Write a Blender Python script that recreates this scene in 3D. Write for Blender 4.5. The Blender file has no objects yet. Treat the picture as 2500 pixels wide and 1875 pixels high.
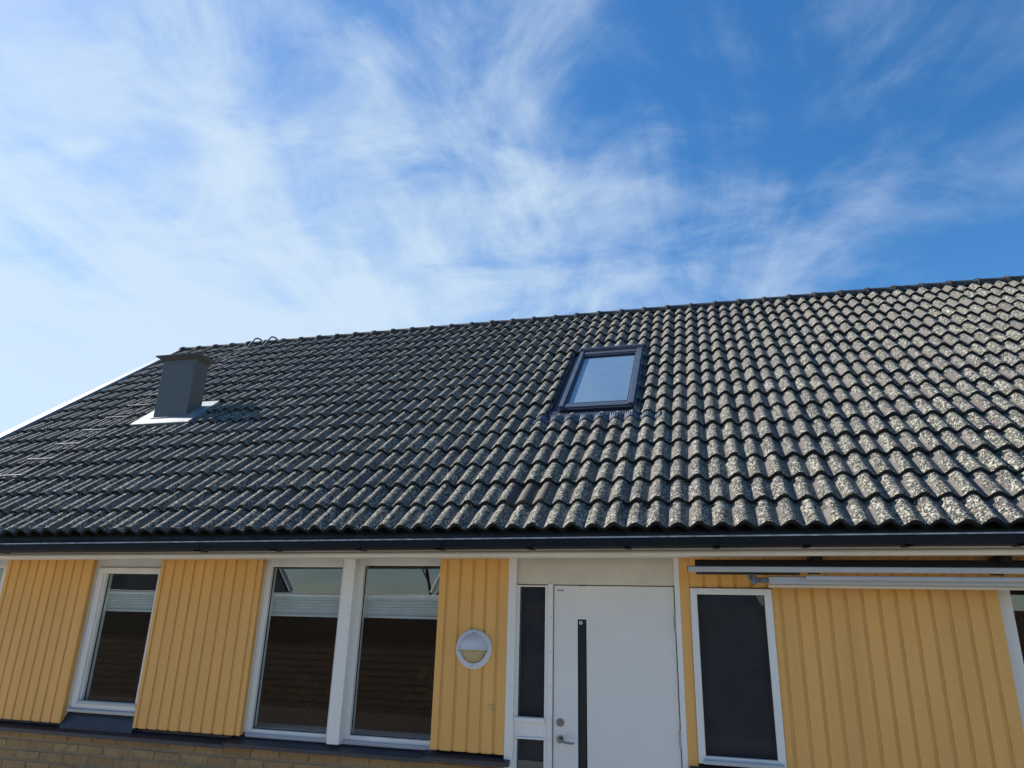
import bpy, math, random
from mathutils import Matrix, Vector
random.seed(7)
S = bpy.context.scene
COL = S.collection

# ------------------------------------------------------------------ camera
W0, H0 = 1024, 768
F_PX, YAW, PITCH, ROLL = 1732.7, 0.2718, 0.3306, 0.0278      # focal length for a 2500 px wide frame
D, HE, SL, G = 5.1938, 2.4151, 0.6920, 0.3475                # eave distance, eave height, roof slope, tile gauge
CAMZ = 1.75
cp, sp = math.cos(PITCH), math.sin(PITCH)
fwd = Vector((-math.sin(YAW)*cp, math.cos(YAW)*cp, sp))
rt = Vector((math.cos(YAW), math.sin(YAW), 0))
up = rt.cross(fwd)
r2 = rt*math.cos(ROLL) + up*math.sin(ROLL)
u2 = -rt*math.sin(ROLL) + up*math.cos(ROLL)
cam = bpy.data.cameras.new('camera')
cam.sensor_width = 36; cam.lens = F_PX/2500*36
cam.clip_end = 5000; cam.clip_start = 0.05
co = bpy.data.objects.new('camera', cam)
m = Matrix((r2, u2, -fwd)).transposed().to_4x4(); m.translation = (0, 0, CAMZ)
co.matrix_world = m
COL.objects.link(co); S.camera = co

# ------------------------------------------------------------------ exposure
S.view_settings.view_transform = 'Standard'; S.view_settings.look = 'None'
S.view_settings.gamma = 1; S.view_settings.use_curve_mapping = False
S.view_settings.exposure = 0.72

# ------------------------------------------------------------------ node helpers
class NT:
    def __init__(s, nt): s.nt = nt
    def n(s, t, **k):
        n = s.nt.nodes.new(t)
        for a, b in k.items():
            if a.startswith('_'): setattr(n, a[1:], b)
        return n
    def link(s, a, b): s.nt.links.new(a, b)
    def put(s, sock, v):
        if isinstance(v, bpy.types.NodeSocket): s.link(v, sock)
        else:
            if hasattr(sock, 'default_value'):
                try: sock.default_value = v
                except Exception: sock.default_value = (*v, 1) if len(v) == 3 else v
    def math(s, op, a, b=None, c=None, clamp=False):
        n = s.n('ShaderNodeMath', _operation=op, _use_clamp=clamp)
        s.put(n.inputs[0], a)
        if b is not None: s.put(n.inputs[1], b)
        if c is not None: s.put(n.inputs[2], c)
        return n.outputs[0]
    def vmath(s, op, a, b=None):
        n = s.n('ShaderNodeVectorMath', _operation=op)
        s.put(n.inputs[0], a)
        if b is not None: s.put(n.inputs[1], b)
        return n.outputs['Value'] if op in ('DOT_PRODUCT', 'LENGTH') else n.outputs[0]
    def mix(s, f, a, b):
        n = s.n('ShaderNodeMix', _data_type='RGBA')
        s.put(n.inputs[0], f); s.put(n.inputs[6], (*a, 1) if isinstance(a, tuple) and len(a) == 3 else a)
        s.put(n.inputs[7], (*b, 1) if isinstance(b, tuple) and len(b) == 3 else b)
        return n.outputs[2]
    def noise(s, vec, scale, detail=3, rough=.55, dist=0):
        n = s.n('ShaderNodeTexNoise')
        if vec is not None: s.link(vec, n.inputs['Vector'])
        n.inputs['Scale'].default_value = scale; n.inputs['Detail'].default_value = detail
        n.inputs['Roughness'].default_value = rough; n.inputs['Distortion'].default_value = dist
        return n.outputs[0]
    def ramp(s, v, lo, hi, a=0., b=1.):
        n = s.n('ShaderNodeMapRange', _interpolation_type='SMOOTHSTEP')
        s.put(n.inputs[0], v); n.inputs[1].default_value = lo; n.inputs[2].default_value = hi
        n.inputs[3].default_value = a; n.inputs[4].default_value = b
        return n.outputs[0]
    def scalev(s, vec, sc):
        n = s.n('ShaderNodeMapping'); s.link(vec, n.inputs[0]); n.inputs['Scale'].default_value = sc
        return n.outputs[0]

# ------------------------------------------------------------------ world: sky with thin cirrus
SUN_EL, SUN_AZ = math.radians(40), math.radians(-84)      # azimuth clockwise from +Y (into the house)
world = bpy.data.worlds.new('World'); S.world = world; world.use_nodes = True
w = NT(world.node_tree); world.node_tree.nodes.clear()
sky = w.n('ShaderNodeTexSky', _sky_type='NISHITA'); sky.sun_disc = False
sky.sun_elevation = SUN_EL; sky.sun_rotation = SUN_AZ
sky.air_density = 1.0; sky.dust_density = 0.35; sky.ozone_density = 3.0
tc = w.n('ShaderNodeTexCoord')
dirv = tc.outputs['Generated']
sep = w.n('ShaderNodeSeparateXYZ'); w.link(dirv, sep.inputs[0])
den = w.math('ADD', w.math('MAXIMUM', sep.outputs[2], 0.0), 0.16)
px = w.math('DIVIDE', sep.outputs[0], den); py = w.math('DIVIDE', sep.outputs[1], den)
cmb = w.n('ShaderNodeCombineXYZ'); w.link(px, cmb.inputs[0]); w.link(py, cmb.inputs[1])
def streak(rot, sc, noise_scale, detail, rough, dist, off=(0, 0, 0)):
    mp = w.n('ShaderNodeMapping'); w.link(cmb.outputs[0], mp.inputs[0])
    mp.inputs['Rotation'].default_value = (0, 0, rot); mp.inputs['Scale'].default_value = sc
    mp.inputs['Location'].default_value = off
    return w.noise(mp.outputs[0], noise_scale, detail, rough, dist)
A0 = math.radians(-12)
fib = streak(A0, (1.9, .9, 1), 1.5, 7, .58, .9, (21.1, 3.7, 0))
fib2 = streak(math.radians(28), (1.0, 2.2, 1), 1.3, 8, .56, .6, (4.3, 11.2, 0))
big = streak(A0, (1.0, .7, 1), 1.1, 3, .5, .3, (17.4, 9.2, 0))
fine = streak(math.radians(10), (1.0, 1.25, 1), 3.6, 7, .62, .6, (1.3, 4.4, 0))
left = w.vmath('DOT_PRODUCT', dirv, (-0.80, 0.52, 0.30))
dens = w.math('ADD', w.math('MULTIPLY', fib, .85), w.math('MULTIPLY', fib2, .45))
dens = w.math('ADD', dens, w.math('MULTIPLY', big, .85))
dens = w.math('ADD', dens, w.math('MULTIPLY', w.math('SUBTRACT', fine, .5), .66))
dens = w.math('ADD', dens, w.math('ADD', w.ramp(left, -.1, .85, -.06, .16), w.ramp(left, .70, .97, 0, .22)))
low = w.ramp(sep.outputs[2], .1, .55, .10, 0)
dens = w.math('ADD', dens, low)
dens = w.math('ADD', dens, w.math('MULTIPLY', w.ramp(sep.outputs[2], .10, .60, .15, 0), w.ramp(left, .55, .95)))
cloud = w.ramp(dens, 1.00, 1.62)
cc = w.mix(w.ramp(left, .0, .95), (2.7, 3.4, 4.8), (3.8, 4.6, 5.3))
hsv = w.n('ShaderNodeHueSaturation'); hsv.inputs['Saturation'].default_value = 1.30; w.link(sky.outputs[0], hsv.inputs['Color'])
opac = w.math('MULTIPLY', cloud, w.ramp(left, -.1, .75, .42, .88))
skyc = w.mix(opac, hsv.outputs[0], cc)
bg = w.n('ShaderNodeBackground'); w.link(skyc, bg.inputs[0]); bg.inputs[1].default_value = 0.11
wo = w.n('ShaderNodeOutputWorld'); w.link(bg.outputs[0], wo.inputs[0])

sun = bpy.data.lights.new('sun', 'SUN'); sun.energy = 4.6; sun.angle = math.radians(.55); sun.color = (1, .96, .89)
so = bpy.data.objects.new('sun', sun)
sdir = Vector((math.sin(SUN_AZ)*math.cos(SUN_EL), math.cos(SUN_AZ)*math.cos(SUN_EL), math.sin(SUN_EL)))
so.rotation_euler = sdir.to_track_quat('Z', 'Y').to_euler(); so.location = sdir*60
COL.objects.link(so)

# ------------------------------------------------------------------ materials
def newmat(name):
    mt = bpy.data.materials.new(name); mt.use_nodes = True
    t = NT(mt.node_tree); b = mt.node_tree.nodes['Principled BSDF']
    return mt, t, b
def paint(name, col, rough=.5, var=.08, nscale=6, bump=0.02, bscale=60, metal=0, spec=.5, streaky=False, dirt=None):
    mt, t, b = newmat(name)
    geo = t.n('ShaderNodeNewGeometry'); pos = geo.outputs['Position']
    if streaky: pos2 = t.scalev(pos, (1, 1, .12))
    else: pos2 = pos
    n1 = t.noise(pos2, nscale, 5, .6)
    c = t.mix(t.ramp(n1, .3, .7), tuple(x*(1-var) for x in col), tuple(min(1, x*(1+var)) for x in col))
    if name == 'yellow_painted_wood':
        oi = t.n('ShaderNodeObjectInfo'); c = t.mix(t.math('MULTIPLY', oi.outputs['Random'], .10), c, (.60, .36, .13))
    if dirt:
        n2 = t.noise(pos, 14, 8, .75)
        c = t.mix(t.ramp(n2, .58, .78, 0, dirt[1]), c, dirt[0])
    t.put(b.inputs['Base Color'], c)
    b.inputs['Roughness'].default_value = rough; b.inputs['Metallic'].default_value = metal
    b.inputs['Specular IOR Level'].default_value = spec
    if bump:
        bn = t.n('ShaderNodeBump'); bn.inputs['Strength'].default_value = .6; bn.inputs['Distance'].default_value = bump*.05
        t.link(t.noise(pos, bscale, 4, .6), bn.inputs['Height']); t.link(bn.outputs[0], b.inputs['Normal'])
    return mt
def tile_mat(name, clean=False, cap=False):
    mt, t, b = newmat(name)
    geo = t.n('ShaderNodeNewGeometry'); pos = geo.outputs['Position']
    sp_ = t.n('ShaderNodeSeparateXYZ'); t.link(pos, sp_.inputs[0])
    at = t.n('ShaderNodeAttribute'); at.attribute_name = 'crest'
    crest = at.outputs['Fac']
    # one random value per tile from its cell on the roof
    cx = t.math('FLOOR', t.math('DIVIDE', t.math('ADD', sp_.outputs[0], 1.222 + 30), .3))
    sv = t.math('ADD', t.math('MULTIPLY', t.math('SUBTRACT', sp_.outputs[1], D), math.cos(SL)),
                t.math('MULTIPLY', t.math('SUBTRACT', sp_.outputs[2], HE), math.sin(SL)))
    cy = t.math('FLOOR', t.math('DIVIDE', t.math('ADD', sv, .02), G))
    cc_ = t.n('ShaderNodeCombineXYZ'); t.link(cx, cc_.inputs[0]); t.link(cy, cc_.inputs[1])
    wn = t.n('ShaderNodeTexWhiteNoise', _noise_dimensions='3D'); t.link(cc_.outputs[0], wn.inputs['Vector'])
    rnd = wn.outputs['Value']
    sepc = t.n('ShaderNodeSeparateColor'); t.link(wn.outputs['Color'], sepc.inputs[0])
    base = t.mix(rnd, (.122, .103, .090), (.194, .167, .145))
    base = t.mix(t.ramp(t.noise(pos, 9, 4, .6), .4, .7), base, (.152, .134, .12))
    base = t.mix(t.ramp(crest, -1.5, -.2), (.034, .033, .034), base)  # lip faces near-black: their shade is put into the base colour
    if clean:
        base = (.085, .066, .05); base = t.mix(t.noise(pos, 30, 4, .6), (.06, .047, .037), (.105, .083, .063))
        t.put(b.inputs['Base Color'], base); b.inputs['Roughness'].default_value = .75
        return mt
    # lichen
    warp = t.noise(pos, 30, 2, .5)
    wv = t.n('ShaderNodeVectorMath', _operation='ADD'); t.link(pos, wv.inputs[0])
    wc = t.n('ShaderNodeCombineXYZ')
    for i in range(3): t.put(wc.inputs[i], t.math('MULTIPLY', warp, .03))
    t.link(wc.outputs[0], wv.inputs[1])
    fine = t.noise(wv.outputs[0], 33, 3, .66)
    ridg = t.math('ABSOLUTE', t.math('SUBTRACT', fine, .5))
    worm = t.ramp(ridg, .022, .095)                       # 0 in thin dark cracks
    patch = t.noise(pos, 5.5, 4, .6)
    cov = t.math('ADD', patch, t.math('MULTIPLY', t.math('SUBTRACT', crest, .5), .34))
    cov = t.math('ADD', cov, t.math('MULTIPLY', t.math('SUBTRACT', sepc.outputs[1], .5), .34))
    cov = t.math('ADD', cov, t.ramp(sp_.outputs[0], -7, -1, -.09, .10))
    cov = t.math('ADD', cov, t.ramp(sp_.outputs[2], 2.4, 5.6, .07, -.06))
    fl = t.math('ADD', cov, t.math('MULTIPLY', t.math('SUBTRACT', t.noise(pos, 24, 4, .7), .5), .9))
    mask = t.math('MULTIPLY', t.ramp(fl, .40, .56), t.ramp(crest, -.6, 0))
    light = t.mix(sepc.outputs[0], (.41, .38, .32), (.455, .43, .33))
    light = t.mix(t.ramp(t.noise(pos, 12, 3, .5), .55, .75), light, (.32, .275, .225))
    lic = t.mix(worm, (.035, .032, .028), light)
    col = t.mix(mask, base, lic)
    col = t.mix(t.ramp(t.noise(pos, 3.2, 4, .7), .62, .72, 0, .5), col, (.07, .068, .04))
    if cap: col = t.mix(t.ramp(t.noise(pos, 26, 5, .7), .45, .62), (.032, .030, .030), (.12, .115, .108))
    t.put(b.inputs['Base Color'], col); b.inputs['Roughness'].default_value = .85
    b.inputs['Specular IOR Level'].default_value = .35
    bn = t.n('ShaderNodeBump'); bn.inputs['Strength'].default_value = .8; bn.inputs['Distance'].default_value = .006
    hgt = t.math('ADD', t.math('MULTIPLY', t.math('MULTIPLY', worm, mask), 1.0), t.noise(pos, 160, 3, .6))
    t.link(hgt, bn.inputs['Height']); t.link(bn.outputs[0], b.inputs['Normal'])
    return mt
def glass_mat(name, tint=(1, 1, 1), ior=1.6, refl=(1, 1, 1), tr=1.0, rough=0.0, wav=0.0004):
    mt = bpy.data.materials.new(name); mt.use_nodes = True
    t = NT(mt.node_tree); mt.node_tree.nodes.clear()
    g = t.n('ShaderNodeBsdfGlossy'); g.inputs['Roughness'].default_value = rough; g.inputs['Color'].default_value = (*refl, 1)
    tr_ = t.n('ShaderNodeBsdfTransparent'); tr_.inputs['Color'].default_value = (*[x*tr for x in tint], 1)
    geo = t.n('ShaderNodeNewGeometry'); f0 = ((ior-1)/(ior+1))**2        # Schlick, the same from both sides of the pane
    ca = t.math('ABSOLUTE', t.vmath('DOT_PRODUCT', geo.outputs['Incoming'], geo.outputs['Normal']))
    fr_ = t.math('ADD', t.math('MULTIPLY', t.math('POWER', t.math('SUBTRACT', 1., ca, clamp=True), 5.), 1-f0), f0)
    bn = t.n('ShaderNodeBump'); bn.inputs['Strength'].default_value = 1; bn.inputs['Distance'].default_value = wav
    t.link(t.noise(geo.outputs['Position'], 1.6, 2, .5), bn.inputs['Height'])
    t.link(bn.outputs[0], g.inputs['Normal'])
    mx = t.n('ShaderNodeMixShader'); t.link(fr_, mx.inputs[0]); t.link(tr_.outputs[0], mx.inputs[1]); t.link(g.outputs[0], mx.inputs[2])
    o = t.n('ShaderNodeOutputMaterial'); t.link(mx.outputs[0], o.inputs[0])
    return mt
def brick_mat():
    mt, t, b = newmat('yellow_brick')
    geo = t.n('ShaderNodeNewGeometry'); pos = geo.outputs['Position']
    oi = t.n('ShaderNodeObjectInfo')
    c = t.mix(oi.outputs['Random'], (.33, .205, .090), (.43, .285, .130))
    c = t.mix(t.ramp(t.noise(pos, 40, 5, .7), .4, .7), c, (.28, .18, .085))
    c = t.mix(t.ramp(t.noise(pos, 9, 3, .6), .5, .75, 0, .6), c, (.20, .13, .075))
    t.put(b.inputs['Base Color'], c); b.inputs['Roughness'].default_value = .9
    bn = t.n('ShaderNodeBump'); bn.inputs['Strength'].default_value = .7; bn.inputs['Distance'].default_value = .003
    t.link(t.noise(pos, 120, 4, .7), bn.inputs['Height']); t.link(bn.outputs[0], b.inputs['Normal'])
    return mt
M = dict(
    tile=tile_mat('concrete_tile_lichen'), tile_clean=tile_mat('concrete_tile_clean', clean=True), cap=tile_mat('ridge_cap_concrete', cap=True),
    yellow=paint('yellow_painted_wood', (.84, .44, .118), .62, .05, 5, .05, 90, streaky=True, dirt=((.50, .28, .09), .22)),
    yellow_back=paint('yellow_painted_wood_backing', (.72, .385, .11), .65, .07, 5, .05, 90),
    white=paint('white_painted_wood', (.82, .79, .735), .42, .05, 5, .03, 50, streaky=True, dirt=((.50, .48, .44), .35)),
    cream=paint('cream_painted_board', (.66, .60, .50), .55, .07, 3, .03, 50, dirt=((.42, .37, .29), .5)),
    door=paint('white_door_laminate', (.80, .77, .71), .38, .02, 2, .01, 200),
    gutter=paint('black_gutter_steel', (.007, .008, .011), .6, .25, 8, .03, 30, spec=.25, dirt=((.05, .05, .055), .35)),
    gutterrim=paint('gutter_rim_highlight', (.33, .35, .38), .45, .4, 14, .02, 40, dirt=((.03, .03, .04), .9)),
    sill=paint('anthracite_sill_steel', (.030, .034, .048), .38, .18, 5, .01, 40, dirt=((.07, .07, .08), .3)),
    chim=paint('grey_coated_steel', (.108, .104, .100), .5, .08, 3, .01, 30, dirt=((.17, .175, .18), .3)),
    flash=paint('pale_zinc_flashing', (.22, .24, .26), .55, .2, 7, .05, 25, metal=.2, dirt=((.2, .2, .2), .7)),
    skyl=paint('skylight_grey_aluminium', (.085, .10, .125), .38, .12, 5, .01, 30, metal=.3),
    skydark=paint('skylight_dark_flashing', (.022, .028, .045), .45, .15, 8, .02, 30),
    alu=paint('white_aluminium', (.47, .48, .50), .35, .04, 5, .01, 30),
    verge=paint('white_verge_steel', (.21, .24, .29), .5, .06, 2, .01, 30),
    dark=paint('black_plastic', (.015, .016, .02), .5, .15, 8, .02, 40),
    fabric=paint('dark_awning_fabric', (.022, .026, .038), .8, .15, 12, .05, 200),
    steel=paint('brushed_steel', (.30, .30, .30), .3, .08, 12, .01, 60, metal=1),
    galv=paint('galvanised_steel', (.20, .21, .22), .5, .2, 15, .02, 60, metal=.4),
    rung=paint('weathered_steel_rung', (.13, .14, .15), .6, .1, 15, .01, 60),
    rungtop=paint('pale_steel_rung', (.19, .205, .22), .6, .1, 15, .01, 60),
    hinge=paint('matt_zinc_hinge', (.42, .43, .42), .45, .1, 15, .01, 60, metal=.4),
    lampw=paint('white_lamp_enamel', (.66, .67, .69), .4, .05, 9, .02, 40, dirt=((.45, .45, .45), .3)),
    lampy=paint('yellowed_lamp_glass', (.42, .34, .17), .3, .12, 15, .02, 50),
    bell=paint('cream_plastic', (.62, .52, .27), .45, .05, 9, .01, 50),
    brick=brick_mat(), mortar=paint('grey_mortar', (.29, .225, .14), .95, .15, 20, .2, 120),
    blind=paint('pale_blind_fabric', (.62, .66, .67), .8, .06, 12, .08, 100, streaky=False),
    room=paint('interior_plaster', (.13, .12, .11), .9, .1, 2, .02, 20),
    glass=glass_mat('window_glass', (.84, .90, .90), 2.05),
    darkglass=glass_mat('smoked_glass', (.75, .80, .85), 1.6, tr=.85),
    skyglass=glass_mat('skylight_glass', (.55, .64, .72), 2.8, refl=(.92, .97, 1.0)),
    rubber=paint('black_gasket', (.012, .014, .018), .6, .1, 9, 0),
    wallgrey=paint('rendered_wall', (.45, .42, .36), .9, .1, 3, .1, 60),
    brown=paint('brown_stained_boards', (.21, .125, .068), .75, .2, 7, .1, 60),
    darkbrown=paint('dark_oiled_deck', (.045, .030, .020), .8, .3, 7, .1, 60),
    film=paint('navy_privacy_film', (.050, .055, .064), .7, .12, 3, 0),
    darkroof=paint('dark_roof_felt', (.09, .095, .105), .9, .2, 5, .1, 60),
    bark=paint('grey_brown_bark', (.11, .09, .07), .95, .3, 20, .3, 60),
    leaf=paint('house_plant_leaf', (.07, .15, .035), .5, .3, 12, .02, 40),
    pot=paint('dark_glazed_pot', (.10, .08, .07), .3, .04, 12, .01, 40),
    paving=paint('concrete_paving', (.42, .40, .36), .9, .15, 2, .1, 60),
    grass=paint('lawn_grass', (.06, .10, .03), .95, .4, 9, .5, 90),
    label=paint('small_grey_label', (.22, .22, .23), .5, .1, 80, 0),
)

# ------------------------------------------------------------------ mesh builder
UP = Vector((0, math.cos(SL), math.sin(SL))); NO = Vector((0, -math.sin(SL), math.cos(SL)))
E0 = Vector((0, D, HE))
def R(x, s, n): return Vector((x, 0, 0)) + E0 + UP*s + NO*n      # roof coordinates -> world
class MB:
    def __init__(s): s.v = []; s.f = []; s.sm = []
    def add(s, vs, fs, smooth=False):
        o = len(s.v); s.v += [tuple(p) for p in vs]; s.f += [tuple(o+i for i in f) for f in fs]; s.sm += [smooth]*len(fs)
        return s
    def box(s, x0, x1, y0, y1, z0, z1, tf=None):
        vs = [Vector((x, y, z)) for z in (z0, z1) for y in (y0, y1) for x in (x0, x1)]
        if tf: vs = [tf(*p) for p in vs]
        return s.add(vs, [(0, 2, 3, 1), (4, 5, 7, 6), (0, 1, 5, 4), (2, 6, 7, 3), (0, 4, 6, 2), (1, 3, 7, 5)])
    def bev(s, x0, x1, y0, y1, z0, z1, b=.004, tf=None):
        """box with chamfered edges"""
        cs = []
        for z, zi in ((z0, 1), (z1, -1)):
            for y, yi in ((y0, 1), (y1, -1)):
                for x, xi in ((x0, 1), (x1, -1)):
                    cs.append(((x, y+yi*b, z+zi*b), (x+xi*b, y, z+zi*b), (x+xi*b, y+yi*b, z)))
        vs = [Vector(p) for c in cs for p in c]
        if tf: vs = [tf(*p) for p in vs]
        i = lambda c, k: c*3+k
        f = [(i(0,2),i(2,2),i(3,2),i(1,2)),(i(4,2),i(5,2),i(7,2),i(6,2)),(i(0,1),i(1,1),i(5,1),i(4,1)),(i(2,1),i(6,1),i(7,1),i(3,1)),
             (i(0,0),i(4,0),i(6,0),i(2,0)),(i(1,0),i(3,0),i(7,0),i(5,0))]
        for a, b_ in ((0,1),(4,5)): f += [(i(a,1),i(a,2),i(b_,2),i(b_,1)) if a == 0 else (i(a,2),i(a,1),i(b_,1),i(b_,2))]
        for a, b_ in ((2,3),(6,7)): f += [(i(a,2),i(a,1),i(b_,1),i(b_,2)) if a == 2 else (i(a,1),i(a,2),i(b_,2),i(b_,1))]
        for a, b_, t_ in ((0,2,1),(1,3,0),(4,6,0),(5,7,1)): f += [(i(a,2),i(a,0),i(b_,0),i(b_,2)) if t_ else (i(a,0),i(a,2),i(b_,2),i(b_,0))]
        for a, b_, t_ in ((0,4,1),(1,5,0),(2,6,0),(3,7,1)): f += [(i(a,0),i(a,1),i(b_,1),i(b_,0)) if t_ else (i(a,1),i(a,0),i(b_,0),i(b_,1))]
        for c in range(8): f.append((i(c,0),i(c,1),i(c,2)) if bin(c).count('1')%2 else (i(c,2),i(c,1),i(c,0)))
        return s.add(vs, f)
    def prof_x(s, pts, x0, x1, zfun=None, closed=True, smooth=False, segs=1):
        """extrude a (y,z) profile along X"""
        n = len(pts); vs = []
        for k in range(segs+1):
            x = x0+(x1-x0)*k/segs
            vs += [(x, y, z+(zfun(x) if zfun else 0)) for y, z in pts]
        fs = []
        for k in range(segs):
            for i in range(n if closed else n-1):
                j = (i+1) % n; fs.append((k*n+i, k*n+j, (k+1)*n+j, (k+1)*n+i))
        s.add(vs, fs, smooth)
        if closed: s.add(vs[:n], [tuple(range(n))[::-1]]); s.add(vs[-n:], [tuple(range(n))])
        return s
    def tube(s, pts, r, seg=8, smooth=True, caps=True):
        pts = [Vector(p) for p in pts]; vs = []; rr = r if isinstance(r, (list, tuple)) else [r]*len(pts)
        pn = None
        for i, p in enumerate(pts):
            d = (pts[min(i+1, len(pts)-1)] - pts[max(i-1, 0)]).normalized()
            a = Vector((0, 0, 1)) if abs(d.z) < .9 else Vector((1, 0, 0))
            u = d.cross(a).normalized() if pn is None else (pn - d*pn.dot(d)).normalized()
            pn = u; v = d.cross(u)
            vs += [p + (u*math.cos(2*math.pi*k/seg) + v*math.sin(2*math.pi*k/seg))*rr[i] for k in range(seg)]
        fs = [(i*seg+k, i*seg+(k+1) % seg, (i+1)*seg+(k+1) % seg, (i+1)*seg+k) for i in range(len(pts)-1) for k in range(seg)]
        s.add(vs, fs, smooth)
        if caps: s.add(vs[:seg], [tuple(range(seg))[::-1]]); s.add(vs[-seg:], [tuple(range(seg))])
        return s
    def disc(s, c, r0, r1, y0, y1, seg=32):
        """short cylinder or cone along -Y: radius r0 at y0, r1 at y1"""
        vs = [(c[0]+r0*math.cos(a), y0, c[1]+r0*math.sin(a)) for a in [2*math.pi*k/seg for k in range(seg)]]
        vs += [(c[0]+r1*math.cos(a), y1, c[1]+r1*math.sin(a)) for a in [2*math.pi*k/seg for k in range(seg)]]
        s.add(vs, [(k, (k+1) % seg, seg+(k+1) % seg, seg+k) for k in range(seg)], True)
        return s.add(vs, [tuple(range(seg)), tuple(range(seg, 2*seg))[::-1]])
    def mesh(s, name):
        me = bpy.data.meshes.new(name); me.from_pydata(s.v, [], s.f); me.update()
        me.polygons.foreach_set('use_smooth', s.sm)
        return me
    def obj(s, name, mat, parent=None, **kw):
        me = s.mesh(name); 
        import bmesh
        bm = bmesh.new(); bm.from_mesh(me); bmesh.ops.recalc_face_normals(bm, faces=bm.faces); bm.to_mesh(me); bm.free()
        me.materials.append(M[mat])
        o = bpy.data.objects.new(name, me); COL.objects.link(o); o.parent = parent
        for k, v in kw.items(): o[k] = v
        return o
def empty(name, label, cat, group=None):
    o = bpy.data.objects.new(name, None); o.empty_display_size = .2; COL.objects.link(o)
    o['label'] = label; o['category'] = cat
    if group: o['group'] = group
    return o
def struct(o): o['kind'] = 'structure'; return o
def inst(src_mesh, name, parent, mw):
    o = bpy.data.objects.new(name, src_mesh); COL.objects.link(o); o.parent = parent; o.matrix_world = mw
    return o

# ------------------------------------------------------------------ ground
g = MB(); g.add([(-400, -400, -.012), (400, -400, -.012), (400, 400, -.012), (-400, 400, -.012)], [(0, 1, 2, 3)]); struct(g.obj('ground', 'grass'))
g = MB(); g.box(-14, 9, .6, 5.55, -.1, 0); struct(g.obj('paved_yard', 'paving'))
g = MB(); g.box(-14, 9, -3.3, .598, -.1, .02); struct(g.obj('timber_deck', 'darkbrown'))

# ------------------------------------------------------------------ house
house = empty('house', 'long single-storey house with yellow board cladding, white windows and steep lichen-covered tiled roof', 'house')
YW = D + .45; XL, XR = -8.45, 6.6
X_ROOF0 = -1.222 - .3*25; NCOL = 52; X_ROOF1 = X_ROOF0 + .3*NCOL; NROW = 17
RIDGE_S = NROW*G
YR = D + RIDGE_S*math.cos(SL); ZR = HE + RIDGE_S*math.sin(SL)
YB = 2*YR - D
def gz(x): return .0055*x                       # the eave runs very slightly downhill to the left

# roof deck (front slope has holes only where tiles are missing, so keep it whole and dark)
d = MB()
d.add([R(X_ROOF0+.02, .02, -.035), R(X_ROOF1, .02, -.035), R(X_ROOF1, RIDGE_S, -.035), R(X_ROOF0+.02, RIDGE_S, -.035),
       R(X_ROOF0+.02, .02, -.075), R(X_ROOF1, .02, -.075), R(X_ROOF1, RIDGE_S, -.075), R(X_ROOF0+.02, RIDGE_S, -.075)],
      [(0, 1, 2, 3), (7, 6, 5, 4), (0, 4, 5, 1), (0, 3, 7, 4), (1, 5, 6, 2)])
b0 = Vector((0, YB, HE))
d.add([(X_ROOF0+.02, YR, ZR), (X_ROOF1, YR, ZR), (X_ROOF1, YB, HE), (X_ROOF0+.02, YB, HE), (X_ROOF0+.02, YR, ZR-.06), (X_ROOF1, YR, ZR-.06), (X_ROOF1, YB, HE-.06), (X_ROOF0+.02, YB, HE-.06)],
      [(0, 1, 2, 3), (7, 6, 5, 4), (2, 6, 7, 3)])
roof = d.obj('roof', 'darkroof', house)

# tile: two rolls, right edge laps over the neighbour
HUMP_C = [.3-.028-.15, .3-.028]                   # roll centres inside the tile
AMP = .047
def prof(x):
    # rounded roll with slightly narrower trough
    c = .5+.5*math.cos(2*math.pi*(x-HUMP_C[0])/.15)
    return AMP*(c**.72)
TL = G+.06
def lap(x):
    t_ = min(1, max(0, (x-.15)/.11)); return .0095*t_*t_*(3-2*t_)
def tile_geo(nseg=22, jit=None):
    xs = [-.012 + (.312)*i/nseg for i in range(nseg+1)]
    top, bot = [], []
    rows = [0.0, .012, TL]
    vs = []; cr = []
    for ri, s_ in enumerate(rows):
        for i, x in enumerate(xs):
            h = prof(x) + lap(x)
            n = h + (.041 if ri else .038)*(1 - s_/TL)
            vs.append((x, s_, n)); cr.append(prof(x)/AMP)
    nn = len(xs)
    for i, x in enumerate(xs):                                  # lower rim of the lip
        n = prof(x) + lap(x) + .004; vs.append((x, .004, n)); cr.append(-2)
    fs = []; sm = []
    lip0 = len(vs)                                              # own vertices for the lip so that lichen stops and the painted shade starts at the edge
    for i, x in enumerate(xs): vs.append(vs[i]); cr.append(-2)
    for r_ in range(2):
        for i in range(nn-1): fs.append((r_*nn+i, r_*nn+i+1, (r_+1)*nn+i+1, (r_+1)*nn+i)); sm.append(True)
    for i in range(nn-1): fs.append((3*nn+i, 3*nn+i+1, lip0+i+1, lip0+i)); sm.append(False)
    # right side skirt
    a = len(vs); vs += [(xs[-1], 0, vs[nn-1][2]-.016), (xs[-1], TL, vs[3*nn-1][2]-.016)]; cr += [.5, .5]
    fs.append((nn-1, a, a+1, 3*nn-1)); sm.append(False)
    return vs, fs, cr, sm
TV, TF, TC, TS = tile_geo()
def tile_mesh(name, mat, amp=0, seed=0):
    rnd = random.Random(seed)
    me = bpy.data.meshes.new(name)
    vs = [(x, s_+(rnd.uniform(-amp, amp) if s_ < .02 else 0), n+rnd.uniform(-amp, amp)*.5) for x, s_, n in TV]
    me.from_pydata(vs, [], TF); me.polygons.foreach_set('use_smooth', TS)
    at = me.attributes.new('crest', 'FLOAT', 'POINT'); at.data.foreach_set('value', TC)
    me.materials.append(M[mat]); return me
tmeshes = [tile_mesh('roof_tile', 'tile', .0016, i) for i in range(6)]
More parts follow.
